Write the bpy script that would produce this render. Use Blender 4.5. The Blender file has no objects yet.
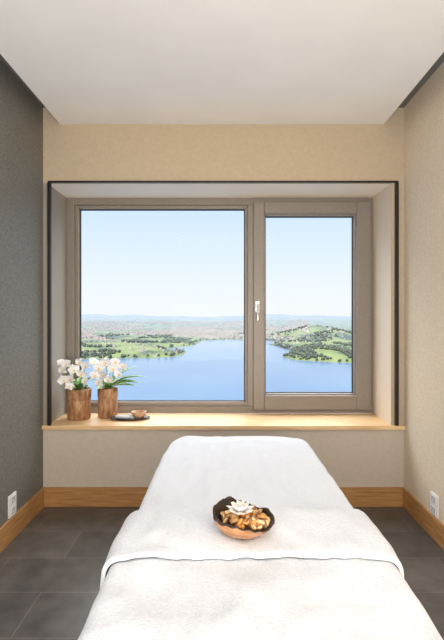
import bpy, bmesh, math, random
import numpy as np
from mathutils import Vector, Matrix, noise
random.seed(7)
scene = bpy.context.scene
try:
    scene.view_settings.view_transform = 'Standard'
    scene.view_settings.look = 'None'
except Exception as e:
    print(e)

# ------------------------------------------------------------ helpers
class MB:
    def __init__(s): s.v=[]; s.f=[]; s.m=[]
    def add(s, vs, fs, M=None, mi=0):
        o=len(s.v)
        for p in vs:
            p=Vector(p)
            s.v.append(M@p if M is not None else p)
        for f in fs:
            s.f.append([i+o for i in f]); s.m.append(mi)
    def box(s,x0,x1,y0,y1,z0,z1,mi=0,M=None):
        vs=[(x0,y0,z0),(x1,y0,z0),(x1,y1,z0),(x0,y1,z0),(x0,y0,z1),(x1,y0,z1),(x1,y1,z1),(x0,y1,z1)]
        fs=[(0,3,2,1),(4,5,6,7),(0,1,5,4),(1,2,6,5),(2,3,7,6),(3,0,4,7)]
        s.add(vs,fs,M,mi)
    def lathe(s,prof,n=48,M=None,mi=0,fn=None,close=True):
        vs=[];fs=[]
        for k,(r,z) in enumerate(prof):
            for i in range(n):
                a=2*math.pi*i/n
                p=Vector((r*math.cos(a),r*math.sin(a),z))
                if fn: p=fn(p,a,k)
                vs.append(p)
        for k in range(len(prof)-1):
            for i in range(n):
                j=(i+1)%n
                fs.append((k*n+i,k*n+j,(k+1)*n+j,(k+1)*n+i))
        s.add(vs,fs,M,mi)
    def tube(s,pts,r,n=8,mi=0,taper=1.0):
        vs=[];fs=[]
        pts=[Vector(p) for p in pts]
        for k,p in enumerate(pts):
            t=(pts[min(k+1,len(pts)-1)]-pts[max(k-1,0)]).normalized()
            a=t.orthogonal().normalized() if abs(t.y)>0.99 else t.cross(Vector((0,1,0))).normalized()
            b=t.cross(a)
            rr=r*(1+(taper-1)*k/(len(pts)-1))
            for i in range(n):
                th=2*math.pi*i/n
                vs.append(p+a*math.cos(th)*rr+b*math.sin(th)*rr)
        for k in range(len(pts)-1):
            for i in range(n):
                j=(i+1)%n
                fs.append((k*n+i,k*n+j,(k+1)*n+j,(k+1)*n+i))
        fs.append(tuple(range(n-1,-1,-1)))
        fs.append(tuple(range((len(pts)-1)*n,len(pts)*n)))
        s.add(vs,fs,None,mi)
    def ball(s,M,mi=0,sub=2,jit=0.0,seed=0):
        bm=bmesh.new(); bmesh.ops.create_icosphere(bm,subdivisions=sub,radius=1)
        vs=[]
        for v in bm.verts:
            c=v.co.copy()
            if jit: c*=1+jit*noise.noise(c*1.3+Vector((seed*3.1,seed*1.7,0)))
            vs.append(c)
        fs=[[v.index for v in f.verts] for f in bm.faces]
        bm.free(); s.add(vs,fs,M,mi)
    def petal(s,L,W,bend=0.2,cup=0.15,M=None,mi=0,tip=0.6,nu=7,nv=5,base=0.15):
        vs=[];fs=[]
        for i in range(nu):
            u=i/(nu-1)
            w=W*0.5*(base*(1-u)+math.sin(math.pi*min(1,u**tip*0.97+0.0)) )
            w=max(w,W*0.02)
            for j in range(nv):
                t=j/(nv-1)*2-1
                vs.append((t*w,L*u,bend*L*u*u+cup*W*(t*t)*math.sin(math.pi*u)))
        for i in range(nu-1):
            for j in range(nv-1):
                a=i*nv+j
                fs.append((a,a+1,a+nv+1,a+nv))
        s.add(vs,fs,M,mi)
    def build(s,name,mats,smooth=False,parent=None,bevel=0,merge=False,subsurf=0,autos=False):
        me=bpy.data.meshes.new(name); me.from_pydata([tuple(p) for p in s.v],[],s.f)
        if not isinstance(mats,(list,tuple)): mats=[mats]
        for m in mats: me.materials.append(m)
        for p,mi in zip(me.polygons,s.m):
            p.material_index=mi; p.use_smooth=smooth
        if merge:
            bm=bmesh.new(); bm.from_mesh(me); bmesh.ops.remove_doubles(bm,verts=bm.verts,dist=1e-5)
            bmesh.ops.recalc_face_normals(bm,faces=bm.faces); bm.to_mesh(me); bm.free()
        me.update()
        ob=bpy.data.objects.new(name,me); scene.collection.objects.link(ob)
        if parent: ob.parent=parent
        if bevel:
            b=ob.modifiers.new('bev','BEVEL'); b.width=bevel; b.segments=2; b.limit_method='ANGLE'
        if subsurf:
            b=ob.modifiers.new('sub','SUBSURF'); b.levels=subsurf; b.render_levels=subsurf
        return ob

def empty(name):
    e=bpy.data.objects.new(name,None); scene.collection.objects.link(e); return e

def mat(name,col,rough=0.6,metal=0.0,spec=0.5,sheen=0):
    m=bpy.data.materials.new(name); m.use_nodes=True
    b=m.node_tree.nodes['Principled BSDF']
    b.inputs['Base Color'].default_value=(*col,1)
    b.inputs['Roughness'].default_value=rough
    b.inputs['Metallic'].default_value=metal
    b.inputs['Specular IOR Level'].default_value=spec
    if sheen: b.inputs['Sheen Weight'].default_value=sheen
    return m
def nd(m,t,**kw):
    n=m.node_tree.nodes.new(t)
    for k,v in kw.items(): setattr(n,k,v)
    return n
def lk(m,a,b): m.node_tree.links.new(a,b)
def coords(m,scale=(1,1,1)):
    tc=nd(m,'ShaderNodeTexCoord'); mp=nd(m,'ShaderNodeMapping')
    mp.inputs['Scale'].default_value=scale
    lk(m,tc.outputs['Object'],mp.inputs['Vector']); return mp.outputs['Vector']
def ramp(m,fac,stops):
    r=nd(m,'ShaderNodeValToRGB'); cr=r.color_ramp
    while len(cr.elements)<len(stops): cr.elements.new(0.5)
    for e,(p,c) in zip(cr.elements,stops): e.position=p; e.color=(*c,1)
    lk(m,fac,r.inputs['Fac']); return r.outputs['Color']
def noisy(m,c1,c2,scale=(1,1,1),ns=5,detail=4,lo=0.35,hi=0.65,bump=0,bdist=0.002,rough=0.5):
    v=coords(m,scale); n=nd(m,'ShaderNodeTexNoise')
    n.inputs['Scale'].default_value=ns; n.inputs['Detail'].default_value=detail; n.inputs['Roughness'].default_value=rough
    lk(m,v,n.inputs['Vector'])
    c=ramp(m,n.outputs['Fac'],[(lo,c1),(hi,c2)])
    b=m.node_tree.nodes['Principled BSDF']
    lk(m,c,b.inputs['Base Color'])
    if bump:
        bp=nd(m,'ShaderNodeBump'); bp.inputs['Strength'].default_value=bump; bp.inputs['Distance'].default_value=bdist
        lk(m,n.outputs['Fac'],bp.inputs['Height']); lk(m,bp.outputs['Normal'],b.inputs['Normal'])
    return m

# ------------------------------------------------------------ materials
M_ceil=noisy(mat('ceiling_paint',(0.8,0.8,0.8),0.9,spec=0.1),(0.84,0.83,0.82),(0.87,0.86,0.85),ns=3)
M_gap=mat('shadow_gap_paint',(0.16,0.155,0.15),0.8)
M_beige=noisy(mat('beige_plaster',(0.5,0.4,0.3),0.85,spec=0.15),(0.50,0.405,0.295),(0.53,0.435,0.32),ns=40,detail=6,bump=0.12)
M_right=noisy(mat('cream_textured_plaster',(0.6,0.5,0.38),0.8,spec=0.15),(0.72,0.615,0.475),(0.82,0.71,0.56),ns=70,detail=8,bump=0.35)
M_low=noisy(mat('parapet_paint',(0.6,0.5,0.38),0.8,spec=0.15),(0.57,0.505,0.425),(0.60,0.535,0.455),ns=30,detail=6)
M_left=mat('woven_grey_wallcovering',(0.12,0.12,0.11),0.5,spec=0.45)
def mk_weave(m):
    b=m.node_tree.nodes['Principled BSDF']
    fs=[]
    for sc in ((1,70,240),(1,240,70)):
        v=coords(m,sc); n=nd(m,'ShaderNodeTexNoise'); n.inputs['Scale'].default_value=1; n.inputs['Detail'].default_value=2
        lk(m,v,n.inputs['Vector']); fs.append(n.outputs['Fac'])
    ad=nd(m,'ShaderNodeMath',operation='ADD'); lk(m,fs[0],ad.inputs[0]); lk(m,fs[1],ad.inputs[1])
    hf=nd(m,'ShaderNodeMath',operation='MULTIPLY'); lk(m,ad.outputs[0],hf.inputs[0]); hf.inputs[1].default_value=0.5
    lk(m,ramp(m,hf.outputs[0],[(0.36,(0.115,0.112,0.10)),(0.5,(0.165,0.160,0.143)),(0.64,(0.235,0.228,0.205))]),b.inputs['Base Color'])
    bp=nd(m,'ShaderNodeBump'); bp.inputs['Strength'].default_value=0.4; bp.inputs['Distance'].default_value=0.002
    lk(m,hf.outputs[0],bp.inputs['Height']); lk(m,bp.outputs['Normal'],b.inputs['Normal'])
mk_weave(M_left)
M_wood=noisy(mat('oak_baseboard',(0.4,0.2,0.08),0.45),(0.37,0.175,0.058),(0.54,0.29,0.11),scale=(1.2,1.2,14),ns=5,detail=6)
M_sill=noisy(mat('oak_sill',(0.6,0.4,0.2),0.4),(0.72,0.47,0.24),(0.86,0.62,0.35),scale=(1.2,14,8),ns=4,detail=6)
M_frame=noisy(mat('bronze_window_frame',(0.2,0.17,0.145),0.42,metal=0.15),(0.245,0.213,0.183),(0.27,0.237,0.205),ns=60)
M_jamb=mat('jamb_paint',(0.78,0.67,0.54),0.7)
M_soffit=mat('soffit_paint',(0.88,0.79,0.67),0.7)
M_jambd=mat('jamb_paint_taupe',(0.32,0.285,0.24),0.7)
M_gasket=mat('black_gasket',(0.02,0.02,0.02),0.6)
M_black=mat('black_anodised_metal',(0.02,0.018,0.016),0.4,metal=0.3)
M_chrome=mat('brushed_steel',(0.75,0.75,0.76),0.25,metal=0.9)
M_white=mat('white_plastic',(0.82,0.82,0.82),0.35)
M_hole=mat('socket_dark',(0.03,0.03,0.03),0.5)

M_floor=mat('slate_tiles',(0.15,0.14,0.13),0.33)
def mk_floor(m):
    v=coords(m); b=m.node_tree.nodes['Principled BSDF']
    br=nd(m,'ShaderNodeTexBrick'); br.offset=0.5
    br.inputs['Scale'].default_value=1; br.inputs['Brick Width'].default_value=0.62; br.inputs['Row Height'].default_value=0.31
    br.inputs['Mortar Size'].default_value=0.003; br.inputs['Mortar Smooth'].default_value=0.2
    br.inputs['Color1'].default_value=(0.075,0.068,0.062,1); br.inputs['Color2'].default_value=(0.115,0.104,0.094,1)
    br.inputs['Mortar'].default_value=(0.17,0.158,0.142,1)
    lk(m,v,br.inputs['Vector'])
    n=nd(m,'ShaderNodeTexNoise'); n.inputs['Scale'].default_value=9; n.inputs['Detail'].default_value=8
    lk(m,v,n.inputs['Vector'])
    r=ramp(m,n.outputs['Fac'],[(0.3,(0.7,0.7,0.7)),(0.7,(1.25,1.25,1.25))])
    mx=nd(m,'ShaderNodeMix',data_type='RGBA',blend_type='MULTIPLY'); mx.inputs['Factor'].default_value=1
    lk(m,br.outputs['Color'],mx.inputs['A']); lk(m,r,mx.inputs['B']); lk(m,mx.outputs['Result'],b.inputs['Base Color'])
    bp=nd(m,'ShaderNodeBump'); bp.inputs['Strength'].default_value=0.2; bp.inputs['Distance'].default_value=0.003
    lk(m,n.outputs['Fac'],bp.inputs['Height']); lk(m,bp.outputs['Normal'],b.inputs['Normal'])
mk_floor(M_floor)

def terry(name,c1,c2,ns=260,dist=0.0022,n2s=110):
    m=mat(name,c1,0.95,spec=0.05,sheen=0.15); v=coords(m); b=m.node_tree.nodes['Principled BSDF']
    n=nd(m,'ShaderNodeTexVoronoi'); n.inputs['Scale'].default_value=ns; lk(m,v,n.inputs['Vector'])
    n2=nd(m,'ShaderNodeTexNoise'); n2.inputs['Scale'].default_value=n2s; n2.inputs['Detail'].default_value=4; n2.inputs['Roughness'].default_value=0.6; lk(m,v,n2.inputs['Vector'])
    lk(m,ramp(m,n2.outputs['Fac'],[(0.35,c2),(0.65,c1)]),b.inputs['Base Color'])
    ad=nd(m,'ShaderNodeMath',operation='ADD'); lk(m,n.outputs['Distance'],ad.inputs[0]); lk(m,n2.outputs['Fac'],ad.inputs[1])
    bp=nd(m,'ShaderNodeBump'); bp.inputs['Strength'].default_value=0.7; bp.inputs['Distance'].default_value=dist
    lk(m,ad.outputs[0],bp.inputs['Height']); lk(m,bp.outputs['Normal'],b.inputs['Normal'])
    return m
M_sheet=terry('white_terry_sheet',(0.84,0.885,0.97),(0.78,0.83,0.93),240,0.0022)
M_blanket=terry('white_terry_blanket',(0.84,0.88,0.96),(0.76,0.80,0.89),180,0.0024,120)
M_vinyl=mat('vinyl_upholstery',(0.5,0.45,0.38),0.5)

# ------------------------------------------------------------ room shell
XL,XR=-1.34,1.332; YW=3.16; YB=-1.9; YO=3.72
ZC=2.828; ZS=2.95; ZT=2.392; ZSILL=0.60
b=MB(); b.box(XL-0.12,XR+0.12,YB-0.12,YO,-0.12,0); b.build('floor',M_floor)
b=MB(); b.box(XL-0.12,XL,YB,YO,0,3.05); b.build('wall_left',M_left)
b=MB(); b.box(XR,XR+0.12,YB,YO,0,3.05); b.build('wall_right',M_right)
b=MB(); b.box(XL-0.12,XR+0.12,YB-0.12,YB,0,3.05); b.build('wall_back',M_beige)
b=MB()
b.box(-1.214,1.184,YB,YW,ZC,ZC+0.03,0)
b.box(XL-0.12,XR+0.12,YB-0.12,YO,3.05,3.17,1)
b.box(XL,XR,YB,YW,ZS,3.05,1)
b.build('ceiling',[M_ceil,M_gap])
XJL,XJR=-1.313,1.238
b=MB()
b.box(XL,XR,YW,YW+0.02,ZT,3.05,0)
b.box(XL,XR,YW+0.02,YO,ZT,3.05,4)
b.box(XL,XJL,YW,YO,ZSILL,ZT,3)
b.box(XJR,XR,YW,YW+0.004,ZSILL,ZT,0)
b.box(XJR,XR,YW+0.004,YO,ZSILL,ZT,2)
b.box(XL,XR,YW,YO,0,ZSILL-0.03,1)
b.build('wall_window',[M_beige,M_low,M_jamb,M_jambd,M_soffit])
b=MB(); b.box(XL,XR,YW-0.025,3.55,ZSILL-0.03,ZSILL); b.build('window_sill',M_sill,bevel=0.003)
b=MB(); b.box(XL,XR,YW-0.015,YW,0,0.142); b.build('baseboard_window',M_wood,bevel=0.002)
b=MB(); b.box(XL,XL+0.015,YB,YW-0.015,0,0.142); b.build('baseboard_left',M_wood,bevel=0.002)
b=MB(); b.box(XR-0.015,XR,YB,YW-0.015,0,0.142); b.build('baseboard_right',M_wood,bevel=0.002)
b=MB(); b.box(XL+0.015,XR-0.015,YB,YB+0.015,0,0.142); b.build('baseboard_back',M_wood,bevel=0.002)
# blind rail + side tracks
b=MB()
b.box(-1.300,1.286,YW-0.016,YW,ZT,ZT+0.013)
b.box(-1.300,-1.276,YW-0.025,YW,ZSILL,ZT)
b.box(1.262,1.286,YW-0.025,YW,ZSILL,ZT)
b.build('trim_blind_track',M_black,bevel=0.002)

# ------------------------------------------------------------ window
win=empty('window_1')
def rect_frame(b,x0,x1,z0,z1,ix0,ix1,iz0,iz1,y0,y1,mi=0):
    b.box(x0,ix0,y0,y1,z0,z1,mi); b.box(ix1,x1,y0,y1,z0,z1,mi)
    b.box(ix0,ix1,y0,y1,z0,iz0,mi); b.box(ix0,ix1,y0,y1,iz1,z1,mi)
b=MB()
rect_frame(b,XJL,XJR,ZSILL,ZT,-1.245,1.19,0.655,2.335,3.55,3.64)
b.box(0.195,0.27,3.55,3.64,0.655,2.335)
b.build('outer_frame',M_frame,parent=win,bevel=0.004)
b=MB()
rect_frame(b,-1.245,0.195,0.655,2.335,-1.213,0.175,0.69,2.305,3.565,3.63)
b.build('fixed_pane_bead',M_frame,parent=win,bevel=0.004)
b=MB()
rect_frame(b,0.243,1.213,0.632,2.352,0.333,1.095,0.750,2.255,3.52,3.549)
rect_frame(b,0.270,1.19,0.655,2.335,0.345,1.083,0.762,2.243,3.5495,3.61)
b.build('opening_sash',M_frame,parent=win,bevel=0.005)
b=MB()
rect_frame(b,-1.213,0.175,0.69,2.305,-1.206,0.168,0.697,2.298,3.59,3.61)
rect_frame(b,0.345,1.083,0.762,2.243,0.351,1.077,0.768,2.237,3.585,3.605)
b.build('glazing_gaskets',M_gasket,parent=win)
M_glass=bpy.data.materials.new('window_glass'); M_glass.use_nodes=True
nt=M_glass.node_tree; nt.nodes.remove(nt.nodes['Principled BSDF'])
out=nt.nodes['Material Output']
tr=nt.nodes.new('ShaderNodeBsdfTransparent'); tr.inputs['Color'].default_value=(0.98,0.99,0.99,1)
gl=nt.nodes.new('ShaderNodeBsdfGlossy'); gl.inputs['Roughness'].default_value=0.01
ms=nt.nodes.new('ShaderNodeMixShader'); ms.inputs['Fac'].default_value=0.004
nt.links.new(tr.outputs[0],ms.inputs[1]); nt.links.new(gl.outputs[0],ms.inputs[2]); nt.links.new(ms.outputs[0],out.inputs['Surface'])
b=MB(); b.add([(-1.208,3.6,0.695),(0.17,3.6,0.695),(0.17,3.6,2.3),(-1.208,3.6,2.3)],[(0,1,2,3)])
b.add([(0.35,3.595,0.767),(1.078,3.595,0.767),(1.078,3.595,2.238),(0.35,3.595,2.238)],[(0,1,2,3)])
b.build('glass_panes',M_glass,parent=win)
b=MB()
b.box(0.259,0.291,3.511,3.52,1.44,1.53)
b.tube([(0.275,3.511,1.505),(0.275,3.465,1.505)],0.009,12)
b.tube([(0.275,3.468,1.512),(0.275,3.466,1.48),(0.275,3.468,1.42),(0.275,3.470,1.37)],0.0095,12)
b.build('handle',M_chrome,parent=win,bevel=0.002)

# ------------------------------------------------------------ sockets
def socket(name,side):
    x=XL if side<0 else XR; s=1 if side<0 else -1
    b=MB()
    def bx(d0,d1,y0,y1,z0,z1,mi):
        xa,xb=sorted((x+s*d0,x+s*d1)); b.box(xa,xb,y0,y1,z0,z1,mi)
    bx(0.0,0.010,2.645,2.735,0.148,0.285,0)
    for zc in (0.182,0.25):
        bx(0.010,0.014,2.662,2.718,zc-0.026,zc+0.026,0)
        bx(0.0141,0.0145,2.670,2.710,zc-0.016,zc+0.016,1)
        bx(0.0145,0.0150,2.673,2.707,zc-0.013,zc+0.013,0)
        for dy,dz in ((-0.010,0),(0.010,0),(0,0.006)):
            bx(0.015,0.0155,2.69+dy-0.003,2.69+dy+0.003,zc+dz-0.003,zc+dz+0.003,1)
    b.build(name,[M_white,M_hole],bevel=0.0008)
socket('power_socket',-1); socket('power_socket.001',1)

# ------------------------------------------------------------ massage table
tbl=empty('massage_table')
CX=0.081; HW=0.400; Y0,Y1=0.42,2.52; ZB=0.705; CY=(Y0+Y1)/2; HY=(Y1-Y0)/2
def outline(hw,hy,rc,ns=14,nl=70,nc=10):
    pts=[]
    def arc(cx,cy,a0):
        for i in range(nc):
            a=a0+math.pi/2*i/nc
            pts.append((cx+rc*math.cos(a),cy+rc*math.sin(a)))
    def line(x0,y0,x1,y1,n):
        for i in range(n): pts.append((x0+(x1-x0)*i/n,y0+(y1-y0)*i/n))
    line(hw,-(hy-rc),hw,hy-rc,nl); arc(hw-rc,hy-rc,0)
    line(hw-rc,hy,-(hw-rc),hy,ns); arc(-(hw-rc),hy-rc,math.pi/2)
    line(-hw,hy-rc,-hw,-(hy-rc),nl); arc(-(hw-rc),-(hy-rc),math.pi)
    line(-(hw-rc),-hy,hw-rc,-hy,ns); arc(hw-rc,-(hy-rc),1.5*math.pi)
    return pts
def top_z(x,y):
    u=(x-CX)/HW; v=(y-CY)/HY
    z=ZB+0.008*(1-u*u)-0.010*max(0,abs(v)-0.85)/0.15
    z+=0.008*noise.noise(Vector((x*4,y*3,1)))+0.007*noise.noise(Vector((x*11,y*8,5)))+0.004*noise.noise(Vector((x*24,y*10,8)))
    return z
def taper(x,y):
    t=max(0,(y-(Y1-0.55))/0.55)
    return x+(0.030*t*t if x<CX else -0.006*t*t)*min(1,abs(x-CX)/HW)
rr=0.032
base=outline(HW,HY,0.10)
ctr=[(0,max(-(HY-HW),min(HY-HW,p[1]))) for p in base]
rings=[]
ins=outline(HW-rr,HY-rr,0.10-rr)
for k in np.linspace(0,1,34):
    r=[]
    for (cx,cy),(px,py) in zip(ctr,ins):
        x=CX+cx+(px-cx)*k; y=CY+cy+(py-cy)*k
        r.append((taper(x,y),y,top_z(x,y)))
    rings.append(r)
for a in np.linspace(0,math.pi/2,8)[1:]:
    r=[]
    for (ix,iy),(bx_,by_) in zip(ins,base):
        s=math.sin(a); x=CX+ix+(bx_-ix)*s; y=CY+iy+(by_-iy)*s
        r.append((taper(x,y),y,top_z(CX+ix,CY+iy)-rr*(1-math.cos(a))))
    rings.append(r)
N=len(base)
last=rings[-1]
for q in np.linspace(0,1,12)[1:]:
    r=[]
    for i,(x,y,z) in enumerate(last):
        nx,ny=(base[i][0]-ins[i][0])/rr,(base[i][1]-ins[i][1])/rr
        f=0.012*q*math.sin(i*0.45+2*noise.noise(Vector((i*0.1,0,0))))+0.006*q
        r.append((x+nx*f,y+ny*f,z-q*(z-0.30)))
    rings.append(r)
b=MB(); vs=[p for r in rings for p in r]; fs=[]
for k in range(len(rings)-1):
    for i in range(N):
        j=(i+1)%N; fs.append((k*N+i,k*N+j,(k+1)*N+j,(k+1)*N+i))
b.add(vs,fs); b.build('fitted_sheet',M_sheet,smooth=True,parent=tbl,merge=True)
b=MB(); b.box(CX-0.35,CX+0.35,Y0+0.05,Y1-0.05,0.60,0.68); b.build('mattress',M_vinyl,parent=tbl,bevel=0.02)
b=MB(); b.box(CX-0.33,CX+0.33,Y0+0.08,Y1-0.08,0.52,0.599)
for sx in (-1,1):
    for yy in (Y0+0.2,Y1-0.25):
        b.box(CX+sx*0.27-0.035,CX+sx*0.27+0.035,yy-0.035,yy+0.035,0.0,0.52)
b.box(CX-0.02,CX+0.02,Y0+0.2,Y1-0.25,0.16,0.22)
b.box(CX-0.27,CX+0.27,Y0+0.18,Y0+0.22,0.16,0.22); b.box(CX-0.27,CX+0.27,Y1-0.27,Y1-0.23,0.16,0.22)
b.build('wooden_base',M_wood,parent=tbl,bevel=0.004)

# blanket
prof=[]
for y in np.linspace(0.40,1.485,70): prof.append((y,0.008))
for a in np.linspace(0,math.pi,9)[1:-1]: prof.append((1.485+0.013*math.sin(a)*1.3,0.008+0.009*(1-math.cos(a))))
for y in np.linspace(1.485,1.205,22):
    t=(1.485-y)/0.28
    prof.append((y,0.026+0.006*math.sin(math.pi*t)))
for a in np.linspace(0,math.pi/2,6)[1:]: prof.append((1.205-0.010*math.sin(a),0.026-0.013*(1-math.cos(a))))
W2=HW-rr; LD=0.30; tot=W2+rr*math.pi/2+LD
NU=141; vs=[];fs=[]
for k,(y,off) in enumerate(prof):
    for i in range(NU):
        s=(i/(NU-1)*2-1)*tot; sg=1 if s>=0 else -1; a=abs(s)
        d=max(0.003,off+0.004*noise.noise(Vector((s*7,y*7,off*60)))+0.003*noise.noise(Vector((s*18,y*14,2))))
        e=min(1,a/(W2+rr))
        kk=min(1,max(0,(y-1.1)/0.1))
        yy=y-0.006*e*e*e*kk+0.016*noise.noise(Vector((s*4,off*10,3)))*kk
        if a<=W2:
            x=CX+s; z=top_z(x,yy)+d
        elif a<=W2+rr*math.pi/2:
            th=(a-W2)/rr; R=rr+d
            x=CX+sg*(W2+R*math.sin(th)); z=top_z(CX+sg*W2,yy)-rr+R*math.cos(th)
        else:
            dd=a-W2-rr*math.pi/2
            x=CX+sg*(W2+rr+d+0.004*dd/LD+0.010*dd/LD*(1+math.sin(y*22+sg))); z=top_z(CX+sg*W2,yy)-rr-dd
        vs.append((x,yy,z))
for k in range(len(prof)-1):
    for i in range(NU-1):
        o=k*NU+i; fs.append((o,o+1,o+NU+1,o+NU))
b=MB(); b.add(vs,fs); b.build('folded_blanket',M_blanket,smooth=True,parent=tbl)

# ------------------------------------------------------------ decorative bowl
bowl=empty('wooden_bowl_with_lotus')
BX,BY=0.060,1.30; BZ=max(top_z(BX+0.04*math.cos(a),BY+0.04*math.sin(a)) for a in range(7))+0.037
M_bwl=noisy(mat('polished_burl_wood',(0.35,0.15,0.06),0.25),(0.34,0.15,0.055),(0.54,0.27,0.12),scale=(1,1,3),ns=18,detail=5)
M_rim=noisy(mat('charred_live_edge',(0.02,0.015,0.01),0.7),(0.012,0.008,0.006),(0.06,0.03,0.015),ns=60,bump=0.5)
def rimfn(p,a,k):
    w=0.0
    if 5<=k<=8:
        w=0.004*math.sin(a*3+1)+0.010*noise.noise(Vector((math.cos(a)*3,math.sin(a)*3,1)))+0.004*noise.noise(Vector((math.cos(a)*12,math.sin(a)*12,4)))
        lean=0.016*math.cos(a-math.radians(150))
        w+=lean*(1 if k>5 else 0.5)
    s=1+0.05*math.cos(a*2)+0.04*noise.noise(Vector((math.cos(a)*2,math.sin(a)*2,7)))
    return Vector((p.x*s,p.y*s,p.z+w))
prof_o=[(0.0,0.0),(0.040,0.0),(0.058,0.006),(0.074,0.018),(0.084,0.032),(0.089,0.046)]
prof_r=[(0.089,0.046),(0.090,0.051),(0.086,0.053),(0.083,0.048)]
prof_i=[(0.083,0.048),(0.078,0.034),(0.062,0.018),(0.03,0.010),(0,0.009)]
Mb=Matrix.Translation((BX,BY,BZ))
b=MB()
allp=prof_o+prof_r[1:]+prof_i[1:]
b.lathe(allp,72,Mb,0,fn=rimfn)
n=72
for fi in range(len(b.f)):
    k=fi//n
    if 5<=k<=8: b.m[fi]=1
    elif k>8: b.m[fi]=1 if k==9 else 0
b.build('bowl',[M_bwl,M_rim],smooth=True,parent=bowl,merge=True)
M_amb=[noisy(mat('dried_orange_peel',(0.7,0.3,0.06),0.5),(0.50,0.19,0.04),(0.72,0.36,0.09),ns=30,bump=0.3),
       noisy(mat('amber_potpourri',(0.6,0.35,0.15),0.5),(0.62,0.36,0.14),(0.82,0.58,0.31),ns=30,bump=0.3),
       noisy(mat('brown_seed_pod',(0.2,0.08,0.03),0.5),(0.16,0.06,0.025),(0.32,0.14,0.06),ns=30,bump=0.3)]
b=MB(); random.seed(3)
for i in range(60):
    a=random.uniform(0,2*math.pi); r=0.070*math.sqrt(random.random())
    z=0.030+0.018*(1-r/0.07)+random.uniform(0,0.012)
    s=random.uniform(0.008,0.015)
    M=Mb@Matrix.Translation((r*math.cos(a),r*math.sin(a),z))@Matrix.Rotation(random.uniform(0,6),4,Vector((random.random(),random.random(),random.random())).normalized())@Matrix.Diagonal((s*1.3,s,s*0.5,1))
    b.ball(M,mi=random.choice((0,1,1,0,2)),sub=2,jit=0.5,seed=i)
b.build('potpourri',M_amb,smooth=True,parent=bowl)
M_lotus=mat('white_lotus_petal',(0.92,0.9,0.88),0.5)
M_yel=mat('flower_centre_yellow',(0.8,0.55,0.12),0.6)
b=MB()
LM=Mb@Matrix.Translation((-0.010,-0.004,0.054))
for ring,(cnt,L,W,tilt) in enumerate(((9,0.046,0.024,14),(8,0.040,0.022,38),(6,0.032,0.018,60),(4,0.024,0.014,76))):
    for i in range(cnt):
        M=LM@Matrix.Rotation(2*math.pi*i/cnt+ring*0.35,4,'Z')@Matrix.Rotation(math.radians(tilt),4,'X')@Matrix.Translation((0,0.002,0.001*ring))
        b.petal(L,W,0.25,0.35,M,0)
b.ball(LM@Matrix.Translation((0,0,0.006))@Matrix.Diagonal((0.006,0.006,0.006,1)),mi=1,sub=1)
o=b.build('lotus_flower',[M_lotus,M_yel],smooth=True,parent=bowl)

# ------------------------------------------------------------ orchids
M_orch=mat('orchid_white_petal',(0.93,0.92,0.94),0.5)
M_lip=mat('orchid_lip',(0.85,0.72,0.30),0.5)
M_leaf=noisy(mat('orchid_leaf',(0.1,0.25,0.05),0.4),(0.08,0.22,0.045),(0.22,0.42,0.11),ns=14)
M_stem=mat('orchid_stem',(0.16,0.26,0.07),0.5)
M_moss=noisy(mat('moss',(0.1,0.12,0.04),0.9),(0.06,0.07,0.03),(0.20,0.22,0.09),ns=60,bump=0.6)
M_pot=mat('carved_wood_pot',(0.4,0.2,0.1),0.6)
def mk_pot(m):
    v=coords(m,(1,1,0.35)); b=m.node_tree.nodes['Principled BSDF']
    n=nd(m,'ShaderNodeTexNoise'); n.inputs['Scale'].default_value=34; n.inputs['Detail'].default_value=6; lk(m,v,n.inputs['Vector'])
    lk(m,ramp(m,n.outputs['Fac'],[(0.3,(0.17,0.07,0.03)),(0.48,(0.36,0.18,0.085)),(0.68,(0.55,0.34,0.19))]),b.inputs['Base Color'])
    bp=nd(m,'ShaderNodeBump'); bp.inputs['Strength'].default_value=0.5; bp.inputs['Distance'].default_value=0.004
    lk(m,n.outputs['Fac'],bp.inputs['Height']); lk(m,bp.outputs['Normal'],b.inputs['Normal'])
mk_pot(M_pot)
def blossom(b,pos,size,rng):
    n=Vector((rng.uniform(-0.7,0.7),-1,rng.uniform(-0.3,0.6))).normalized()
    q=n.to_track_quat('Z','Y')
    M0=Matrix.Translation(pos)@q.to_matrix().to_4x4()@Matrix.Rotation(rng.uniform(-0.5,0.5),4,'Z')@Matrix.Scale(size,4)
    for a in (0,125,-125):
        b.petal(0.52,0.36,-0.15,0.2,M0@Matrix.Rotation(math.radians(a),4,'Z'),0)
    for a in (68,-68):
        b.petal(0.54,0.60,0.12,0.18,M0@Matrix.Rotation(math.radians(a),4,'Z')@Matrix.Translation((0,0,0.04)),0,tip=0.75)
    b.petal(0.26,0.2,0.6,0.4,M0@Matrix.Translation((0,0,0.05))@Matrix.Rotation(math.pi,4,'Z'),1)
    b.ball(M0@Matrix.Translation((0,0.02,0.08))@Matrix.Diagonal((0.06,0.06,0.07,1)),mi=1,sub=1)
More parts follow.
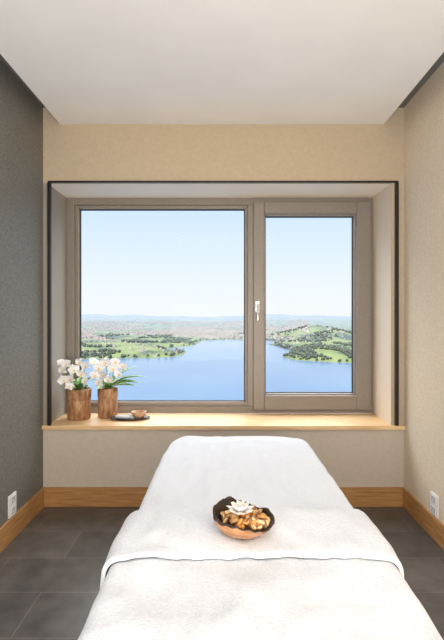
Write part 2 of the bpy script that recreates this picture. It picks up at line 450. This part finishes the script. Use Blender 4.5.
def orchid(name,px,py,r,h,flowers,leaves,seed):
    rng=random.Random(seed); e=empty(name)
    T=Matrix.Translation((px,py,ZSILL))
    def pf(p,a,k):
        s=1+0.025*noise.noise(Vector((math.cos(a)*2,math.sin(a)*2,seed+p.z*6)))
        return Vector((p.x*s,p.y*s,p.z))
    b=MB()
    b.lathe([(0,0),(r*0.88,0),(r*0.95,0.006),(r*0.96,h*0.60),(r*0.93,h*0.62),(r*0.93,h*0.66),(r*0.97,h*0.68),(r,h*0.95),(r*0.97,h),(r*0.86,h),(r*0.84,h*0.9),(0,h*0.88)],56,T,0,fn=pf)
    b.build('pot',M_pot,smooth=True,parent=e,merge=True)
    b=MB()
    b.lathe([(r*0.835,h*0.90),(r*0.6,h*0.96),(r*0.3,h),(0,h*1.01)],40,T,0,fn=lambda p,a,k: Vector((p.x,p.y,p.z+0.006*noise.noise(p*40))))
    b.build('moss',M_moss,smooth=True,parent=e,merge=True)
    b=MB(); top=Vector((px,py,ZSILL+h))
    for (ang,L,W,tilt,bend) in leaves:
        M=Matrix.Translation(top)@Matrix.Rotation(math.radians(ang),4,'Z')@Matrix.Rotation(math.radians(tilt),4,'X')
        b.petal(L,W,bend,0.25,M,0,tip=0.75,nu=10,base=0.4)
    b.build('leaves',M_leaf,smooth=True,parent=e)
    b=MB(); bs=MB()
    for (fx,fy,fz,s) in flowers:
        P=Vector((fx,fy,fz)); blossom(b,P,s,rng)
        st=top+Vector((rng.uniform(-0.02,0.02),rng.uniform(-0.02,0.02),-0.01))
        mid=(st+P)/2+Vector((0,0.02,0.05))
        pts=[]
        for t in np.linspace(0,1,8):
            pts.append(st*(1-t)**2+mid*2*t*(1-t)+(P+Vector((0,0.004,0)))*t*t)
        bs.tube(pts,0.0026,6)
    b.build('blossoms',[M_orch,M_lip],smooth=True,parent=e)
    bs.build('stems',M_stem,smooth=True,parent=e)
orchid('potted_orchid',-1.146,3.375,0.093,0.235,
  [(-1.255,3.33,0.985,0.085),(-1.215,3.29,1.035,0.08),(-1.165,3.31,0.99,0.09),(-1.235,3.28,0.915,0.085),(-1.17,3.27,0.925,0.085),(-1.10,3.30,0.96,0.085),(-1.125,3.33,1.045,0.075),(-1.075,3.31,0.90,0.075),(-1.19,3.28,0.865,0.07),(-1.262,3.31,1.045,0.065),(-1.07,3.30,1.02,0.07)],
  [(10,0.14,0.055,55,-0.4),(-40,0.16,0.06,50,-0.4),(100,0.11,0.05,50,-0.5),(180,0.13,0.05,35,-0.5),(-100,0.15,0.05,55,-0.3),(-140,0.16,0.06,35,-0.5)],1)
orchid('potted_orchid.001',-0.935,3.43,0.080,0.232,
  [(-1.02,3.34,1.045,0.08),(-0.975,3.32,1.00,0.09),(-0.925,3.33,1.045,0.085),(-1.005,3.31,0.945,0.085),(-0.94,3.31,0.95,0.09),(-0.87,3.33,0.995,0.085),(-0.895,3.31,0.915,0.08),(-0.825,3.34,0.95,0.075),(-0.855,3.35,1.045,0.075),(-0.965,3.30,0.89,0.075),(-0.79,3.33,1.01,0.07)],
  [(-75,0.29,0.075,42,-0.55),(-95,0.26,0.08,30,-0.4),(-60,0.26,0.07,60,-0.5),(-82,0.22,0.07,18,-0.3),(20,0.11,0.06,65,-0.3),(160,0.13,0.06,30,-0.5),(80,0.14,0.06,50,-0.5)],2)

# ------------------------------------------------------------ tray
tray=empty('serving_tray')
M_tray=noisy(mat('dark_slate_tray',(0.04,0.04,0.045),0.4),(0.03,0.03,0.033),(0.06,0.058,0.06),ns=20,bump=0.3)
b=MB(); TM=Matrix.Translation((-0.735,3.35,ZSILL))@Matrix.Rotation(math.radians(6),4,'Z')
b.lathe([(0,0),(0.115,0),(0.14,0.008),(0.155,0.013),(0.153,0.016),(0.138,0.012),(0.11,0.006),(0,0.006)],48,TM@Matrix.Diagonal((1,0.52,1,1)))
b.build('tray',M_tray,smooth=True,parent=tray,merge=True)
b=MB(); b.lathe([(0,0),(0.034,0),(0.048,0.014),(0.060,0.050),(0.056,0.051),(0.044,0.018),(0,0.010)],36,Matrix.Translation((-0.67,3.36,ZSILL+0.0065)))
b.build('small_bowl',noisy(mat('copper_wood',(0.6,0.33,0.18),0.4),(0.45,0.23,0.12),(0.62,0.38,0.22),ns=20),smooth=True,parent=tray,merge=True)
b=MB()
M=Matrix.Translation((-0.79,3.34,ZSILL+0.018))@Matrix.Rotation(math.radians(80),4,'Z')
b.lathe([(0,-0.06),(0.010,-0.06),(0.013,-0.055),(0.013,0.055),(0.010,0.06),(0,0.06)],24,M@Matrix.Rotation(math.radians(90),4,'X'))
b.build('rolled_cloth',M_sheet,smooth=True,parent=tray,merge=True)

# ------------------------------------------------------------ landscape (1 unit = 10 m)
ZL=-43.6
AK=0.74
poly=np.array([(-900,20),(-900,430),(-400,440),(-230,452),(-154,455),(-114,466),(-81,466),(-58,485),(-48,519),(-50,560),(-75,580),(-85,610),(-50,663),(-44,739),(-46,800),(-5,850),(40,840),(95,815),(105,768),(72,700),(84,640),(90,565),(66,480),(76,445),(106,427),(135,416),(300,410),(900,440),(900,20)],float)
def sdist(X,Y):
    P=np.stack([X,Y],-1); d=np.full(X.shape,1e9); inside=np.zeros(X.shape,bool)
    n=len(poly)
    for i in range(n):
        a=poly[i]; c=poly[(i+1)%n]; e=c-a
        w=P-a; t=np.clip((w@e)/(e@e),0,1); q=w-t[...,None]*e
        d=np.minimum(d,np.hypot(q[...,0],q[...,1]))
        cond=((a[1]>Y)!=(c[1]>Y)) & (X< (c[0]-a[0])*(Y-a[1])/((c[1]-a[1]) if c[1]!=a[1] else 1e-9)+a[0])
        inside^=cond
    return np.where(inside,-d,d)
def gauss(x,y,cx,cy,sx,sy): return math.exp(-((x-cx)/sx)**2-((y-cy)/sy)**2)
def land_h(x,y,sd):
    if sd<=0: return max(-3,sd*0.2)
    ramp_=min(1,sd/35.0)
    n1=noise.fractal(Vector((x*0.008,y*0.005,0.3)),1.0,2.0,4)
    h=min(sd*0.12,1.2)+ramp_*(2+2*n1)
    h+=ramp_*(23*gauss(x,y,175,830,65,120)+7*gauss(x,y,300,800,110,140)+5*gauss(x,y,110,560,50,80)+6*gauss(x,y,-240,640,90,110)+2*gauss(x,y,-110,560,50,60))
    far=max(0,min(1,(y-1500)/2300))
    n2=noise.fractal(Vector((x*0.0016,y*0.0016,4.0)),1.0,2.1,5)
    h+=far*(32+24*n2)+max(0,min(1,(y-3600)/1500))*(12+30*noise.fractal(Vector((x*0.001,y*0.0006,9.0)),1.0,2.1,4))
    return max(h,0.6)
ny,nx=230,280
ds=np.geomspace(400,6500,ny); ts=np.linspace(-0.75,0.75,nx)
X=ds[:,None]*ts[None,:]; Y=np.repeat(ds[:,None],nx,1)
SD=sdist(X,Y)
verts=[]
for i in range(ny):
    for j in range(nx):
        verts.append((X[i,j],Y[i,j],ZL+land_h(X[i,j],Y[i,j],SD[i,j])))
faces=[(i*nx+j,i*nx+j+1,(i+1)*nx+j+1,(i+1)*nx+j) for i in range(ny-1) for j in range(nx-1)]
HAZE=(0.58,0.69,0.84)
def add_haze(m,colsock,dist=1700.0,maxh=0.93,alb=0.235):  # aerial haze painted into the base colour, stronger with distance
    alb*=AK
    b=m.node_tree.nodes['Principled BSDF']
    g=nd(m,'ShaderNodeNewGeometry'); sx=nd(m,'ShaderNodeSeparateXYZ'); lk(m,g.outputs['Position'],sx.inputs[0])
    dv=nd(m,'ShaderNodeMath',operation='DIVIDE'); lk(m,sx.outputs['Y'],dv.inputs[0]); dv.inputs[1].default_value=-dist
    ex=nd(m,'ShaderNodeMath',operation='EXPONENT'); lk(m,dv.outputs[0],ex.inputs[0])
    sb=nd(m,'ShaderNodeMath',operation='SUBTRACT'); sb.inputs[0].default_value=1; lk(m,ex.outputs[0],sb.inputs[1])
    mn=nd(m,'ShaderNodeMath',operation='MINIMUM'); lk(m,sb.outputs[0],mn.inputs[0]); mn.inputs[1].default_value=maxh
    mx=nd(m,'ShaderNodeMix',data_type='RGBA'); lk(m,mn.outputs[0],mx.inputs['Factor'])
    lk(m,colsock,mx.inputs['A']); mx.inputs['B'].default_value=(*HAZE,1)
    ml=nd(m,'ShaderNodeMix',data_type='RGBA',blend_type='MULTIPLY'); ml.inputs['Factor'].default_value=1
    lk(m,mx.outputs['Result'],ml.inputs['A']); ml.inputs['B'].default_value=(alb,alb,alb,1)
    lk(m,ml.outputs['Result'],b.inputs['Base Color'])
M_land=mat('landscape_fields_and_forest',(0.2,0.3,0.1),0.95,spec=0.0)
v=coords(M_land,(0.02,0.012,0.0)); n=nd(M_land,'ShaderNodeTexNoise'); n.inputs['Scale'].default_value=1; n.inputs['Detail'].default_value=5; n.inputs['Roughness'].default_value=0.55
lk(M_land,v,n.inputs['Vector'])
c=ramp(M_land,n.outputs['Fac'],[(0.38,(0.06,0.10,0.045)),(0.44,(0.12,0.19,0.06)),(0.49,(0.30,0.42,0.07)),(0.60,(0.50,0.60,0.13)),(0.70,(0.52,0.47,0.28))])
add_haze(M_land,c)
b=MB(); b.v=verts; b.f=faces; b.m=[0]*len(faces); land=b.build('distant_landscape',M_land,smooth=True)
# lake
M_lake=mat('lake_water',(0.05,0.2,0.5),0.22,spec=0.16)
v=coords(M_lake,(0.05,0.03,1)); n=nd(M_lake,'ShaderNodeTexNoise'); n.inputs['Scale'].default_value=0.35; n.inputs['Detail'].default_value=6; lk(M_lake,v,n.inputs['Vector'])
c=ramp(M_lake,n.outputs['Fac'],[(0.35,(0.12,0.30,0.62)),(0.65,(0.17,0.37,0.68))])
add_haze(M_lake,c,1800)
b=MB(); b.add([(-2500,15,ZL),(2500,15,ZL),(2500,1300,ZL),(-2500,1300,ZL)],[(0,1,2,3)]); b.build('lake',M_lake,parent=land)

# town + trees
random.seed(11)
b=MB()
cand=[]
for _ in range(11000):
    y=math.exp(random.uniform(math.log(700),math.log(2600))); x=random.uniform(-0.42,0.20)*y
    if random.random()<0.08: y=random.uniform(470,800); x=random.uniform(-0.5,0.5)*y
    cand.append((x,y))
C=np.array(cand); sd=sdist(C[:,0],C[:,1])
for (x,y),s in zip(cand,sd):
    if s<4: continue
    if noise.noise(Vector((x*0.006,y*0.003,2)))<-0.12: continue
    big=y>750
    if big and 110<x<260 and y<1000 and random.random()<0.75: continue
    w=random.uniform(2.0,6.0)*(1 if big else 0.45); d=random.uniform(2,4)*(1 if big else 0.6); h=random.uniform(1.0,4.0)*(1 if big else 0.4)
    z=ZL+land_h(x,y,s)-0.3
    R=Matrix.Translation((x,y,z))@Matrix.Rotation(random.uniform(-0.6,0.6),4,'Z')
    b.box(-w/2,w/2,-d/2,d/2,0,h+0.3,0,R)
    b.add([(-w/2,-d/2,h+.3),(w/2,-d/2,h+.3),(w/2,d/2,h+.3),(-w/2,d/2,h+.3),(-w/2,0,h+.3+d*.3),(w/2,0,h+.3+d*.3)],[(0,1,5,4),(2,3,4,5),(1,2,5),(3,0,4)],R,1)
M_house=mat('house_walls',(0.8,0.78,0.74),0.8,spec=0.1); M_roof=mat('house_roofs',(0.4,0.2,0.15),0.8,spec=0.1)
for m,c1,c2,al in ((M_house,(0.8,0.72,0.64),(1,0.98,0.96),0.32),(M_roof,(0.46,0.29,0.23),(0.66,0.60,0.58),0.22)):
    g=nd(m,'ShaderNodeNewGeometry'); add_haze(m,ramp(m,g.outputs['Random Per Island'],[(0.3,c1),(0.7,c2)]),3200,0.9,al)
b.build('town_buildings',[M_house,M_roof],parent=land)
b=MB()
bm=bmesh.new(); bmesh.ops.create_icosphere(bm,subdivisions=1,radius=1); iv=[v.co.copy() for v in bm.verts]; ifc=[[v.index for v in f.verts] for f in bm.faces]; bm.free()
cand=[]
for _ in range(10000):
    y=math.exp(random.uniform(math.log(415),math.log(1100))); x=random.uniform(-0.5,0.5)*y
    cand.append((x,y))
C=np.array(cand); sd=sdist(C[:,0],C[:,1])
for (x,y),s in zip(cand,sd):
    if s<1: continue
    nn=noise.noise(Vector((x*0.018,y*0.012,8)))
    if s>9 and nn<(0.12 if x<0 else 0.0): continue
    if s<=9 and random.random()<0.35: continue
    r=random.uniform(1.2,2.3); z=ZL+land_h(x,y,s)
    b.add(iv,ifc,Matrix.Translation((x,y,z+r*0.7))@Matrix.Diagonal((r,r,r*random.uniform(0.8,1.2),1)))
M_tree=mat('tree_foliage',(0.06,0.11,0.04),0.9,spec=0.05)
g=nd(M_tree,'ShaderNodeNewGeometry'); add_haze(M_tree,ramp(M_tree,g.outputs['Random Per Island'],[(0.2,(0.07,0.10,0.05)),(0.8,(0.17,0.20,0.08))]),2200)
b.build('forest_trees',M_tree,smooth=True,parent=land)

# ------------------------------------------------------------ lights
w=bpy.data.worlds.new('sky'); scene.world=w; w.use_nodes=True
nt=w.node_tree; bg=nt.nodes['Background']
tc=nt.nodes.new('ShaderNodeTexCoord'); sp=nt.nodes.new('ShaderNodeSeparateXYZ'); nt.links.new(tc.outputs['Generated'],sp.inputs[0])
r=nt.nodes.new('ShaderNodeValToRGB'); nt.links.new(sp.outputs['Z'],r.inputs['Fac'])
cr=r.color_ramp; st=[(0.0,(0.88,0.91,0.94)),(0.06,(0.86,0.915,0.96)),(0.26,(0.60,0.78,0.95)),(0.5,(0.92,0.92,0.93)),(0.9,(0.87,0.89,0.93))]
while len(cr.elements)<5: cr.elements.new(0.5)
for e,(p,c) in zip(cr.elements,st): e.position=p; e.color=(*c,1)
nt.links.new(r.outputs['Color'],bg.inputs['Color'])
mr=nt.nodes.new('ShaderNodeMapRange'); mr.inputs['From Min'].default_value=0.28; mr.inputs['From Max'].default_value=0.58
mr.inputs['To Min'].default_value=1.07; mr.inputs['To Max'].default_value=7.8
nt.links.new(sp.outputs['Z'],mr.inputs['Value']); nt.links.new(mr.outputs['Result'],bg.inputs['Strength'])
sun=bpy.data.lights.new('sun','SUN'); sun.energy=9; sun.angle=0.01; sun.color=(1,0.93,0.82)
so=bpy.data.objects.new('sun',sun); scene.collection.objects.link(so)
so.rotation_euler=Vector((0.55,0.75,-0.6)).to_track_quat('-Z','Y').to_euler(); so.location=(0,-5,10)
def area(name,loc,direction,sx,sy,power,col):
    l=bpy.data.lights.new(name,'AREA'); l.shape='RECTANGLE'; l.size=sx; l.size_y=sy; l.energy=power; l.color=col
    o=bpy.data.objects.new(name,l); scene.collection.objects.link(o); o.location=loc
    o.rotation_euler=Vector(direction).to_track_quat('-Z','Y').to_euler(); return o
p=area('window_daylight_portal',(-0.04,3.68,1.49),(0,-1,0),2.5,1.75,1,(1,1,1)); p.data.cycles.is_portal=True
area('ceiling_fill',(0,-0.4,ZC-0.02),(0,0.15,-1),1.8,1.6,40,(1,0.96,0.90))  # added fill light under the rear ceiling, no fixture
area('back_wall_fill',(0,YB+0.05,1.5),(0,1,0.25),2.2,1.6,76,(1,0.96,0.90))  # unseen fill added at the back wall to lift the room
area('upward_fill',(0,-0.7,0.9),(0,0.45,1),1.6,1.2,74,(1,0.96,0.90))  # bare upward fill added behind the camera to brighten the ceiling

# ------------------------------------------------------------ camera
cam=bpy.data.cameras.new('camera'); co=bpy.data.objects.new('camera',cam); scene.collection.objects.link(co)
co.location=(0,0,1.4); co.rotation_euler=(math.radians(90),0,0)
cam.lens=24; cam.sensor_width=36; cam.shift_x=-2/640; cam.shift_y=-3/640
cam.clip_start=0.02; cam.clip_end=20000
scene.camera=co
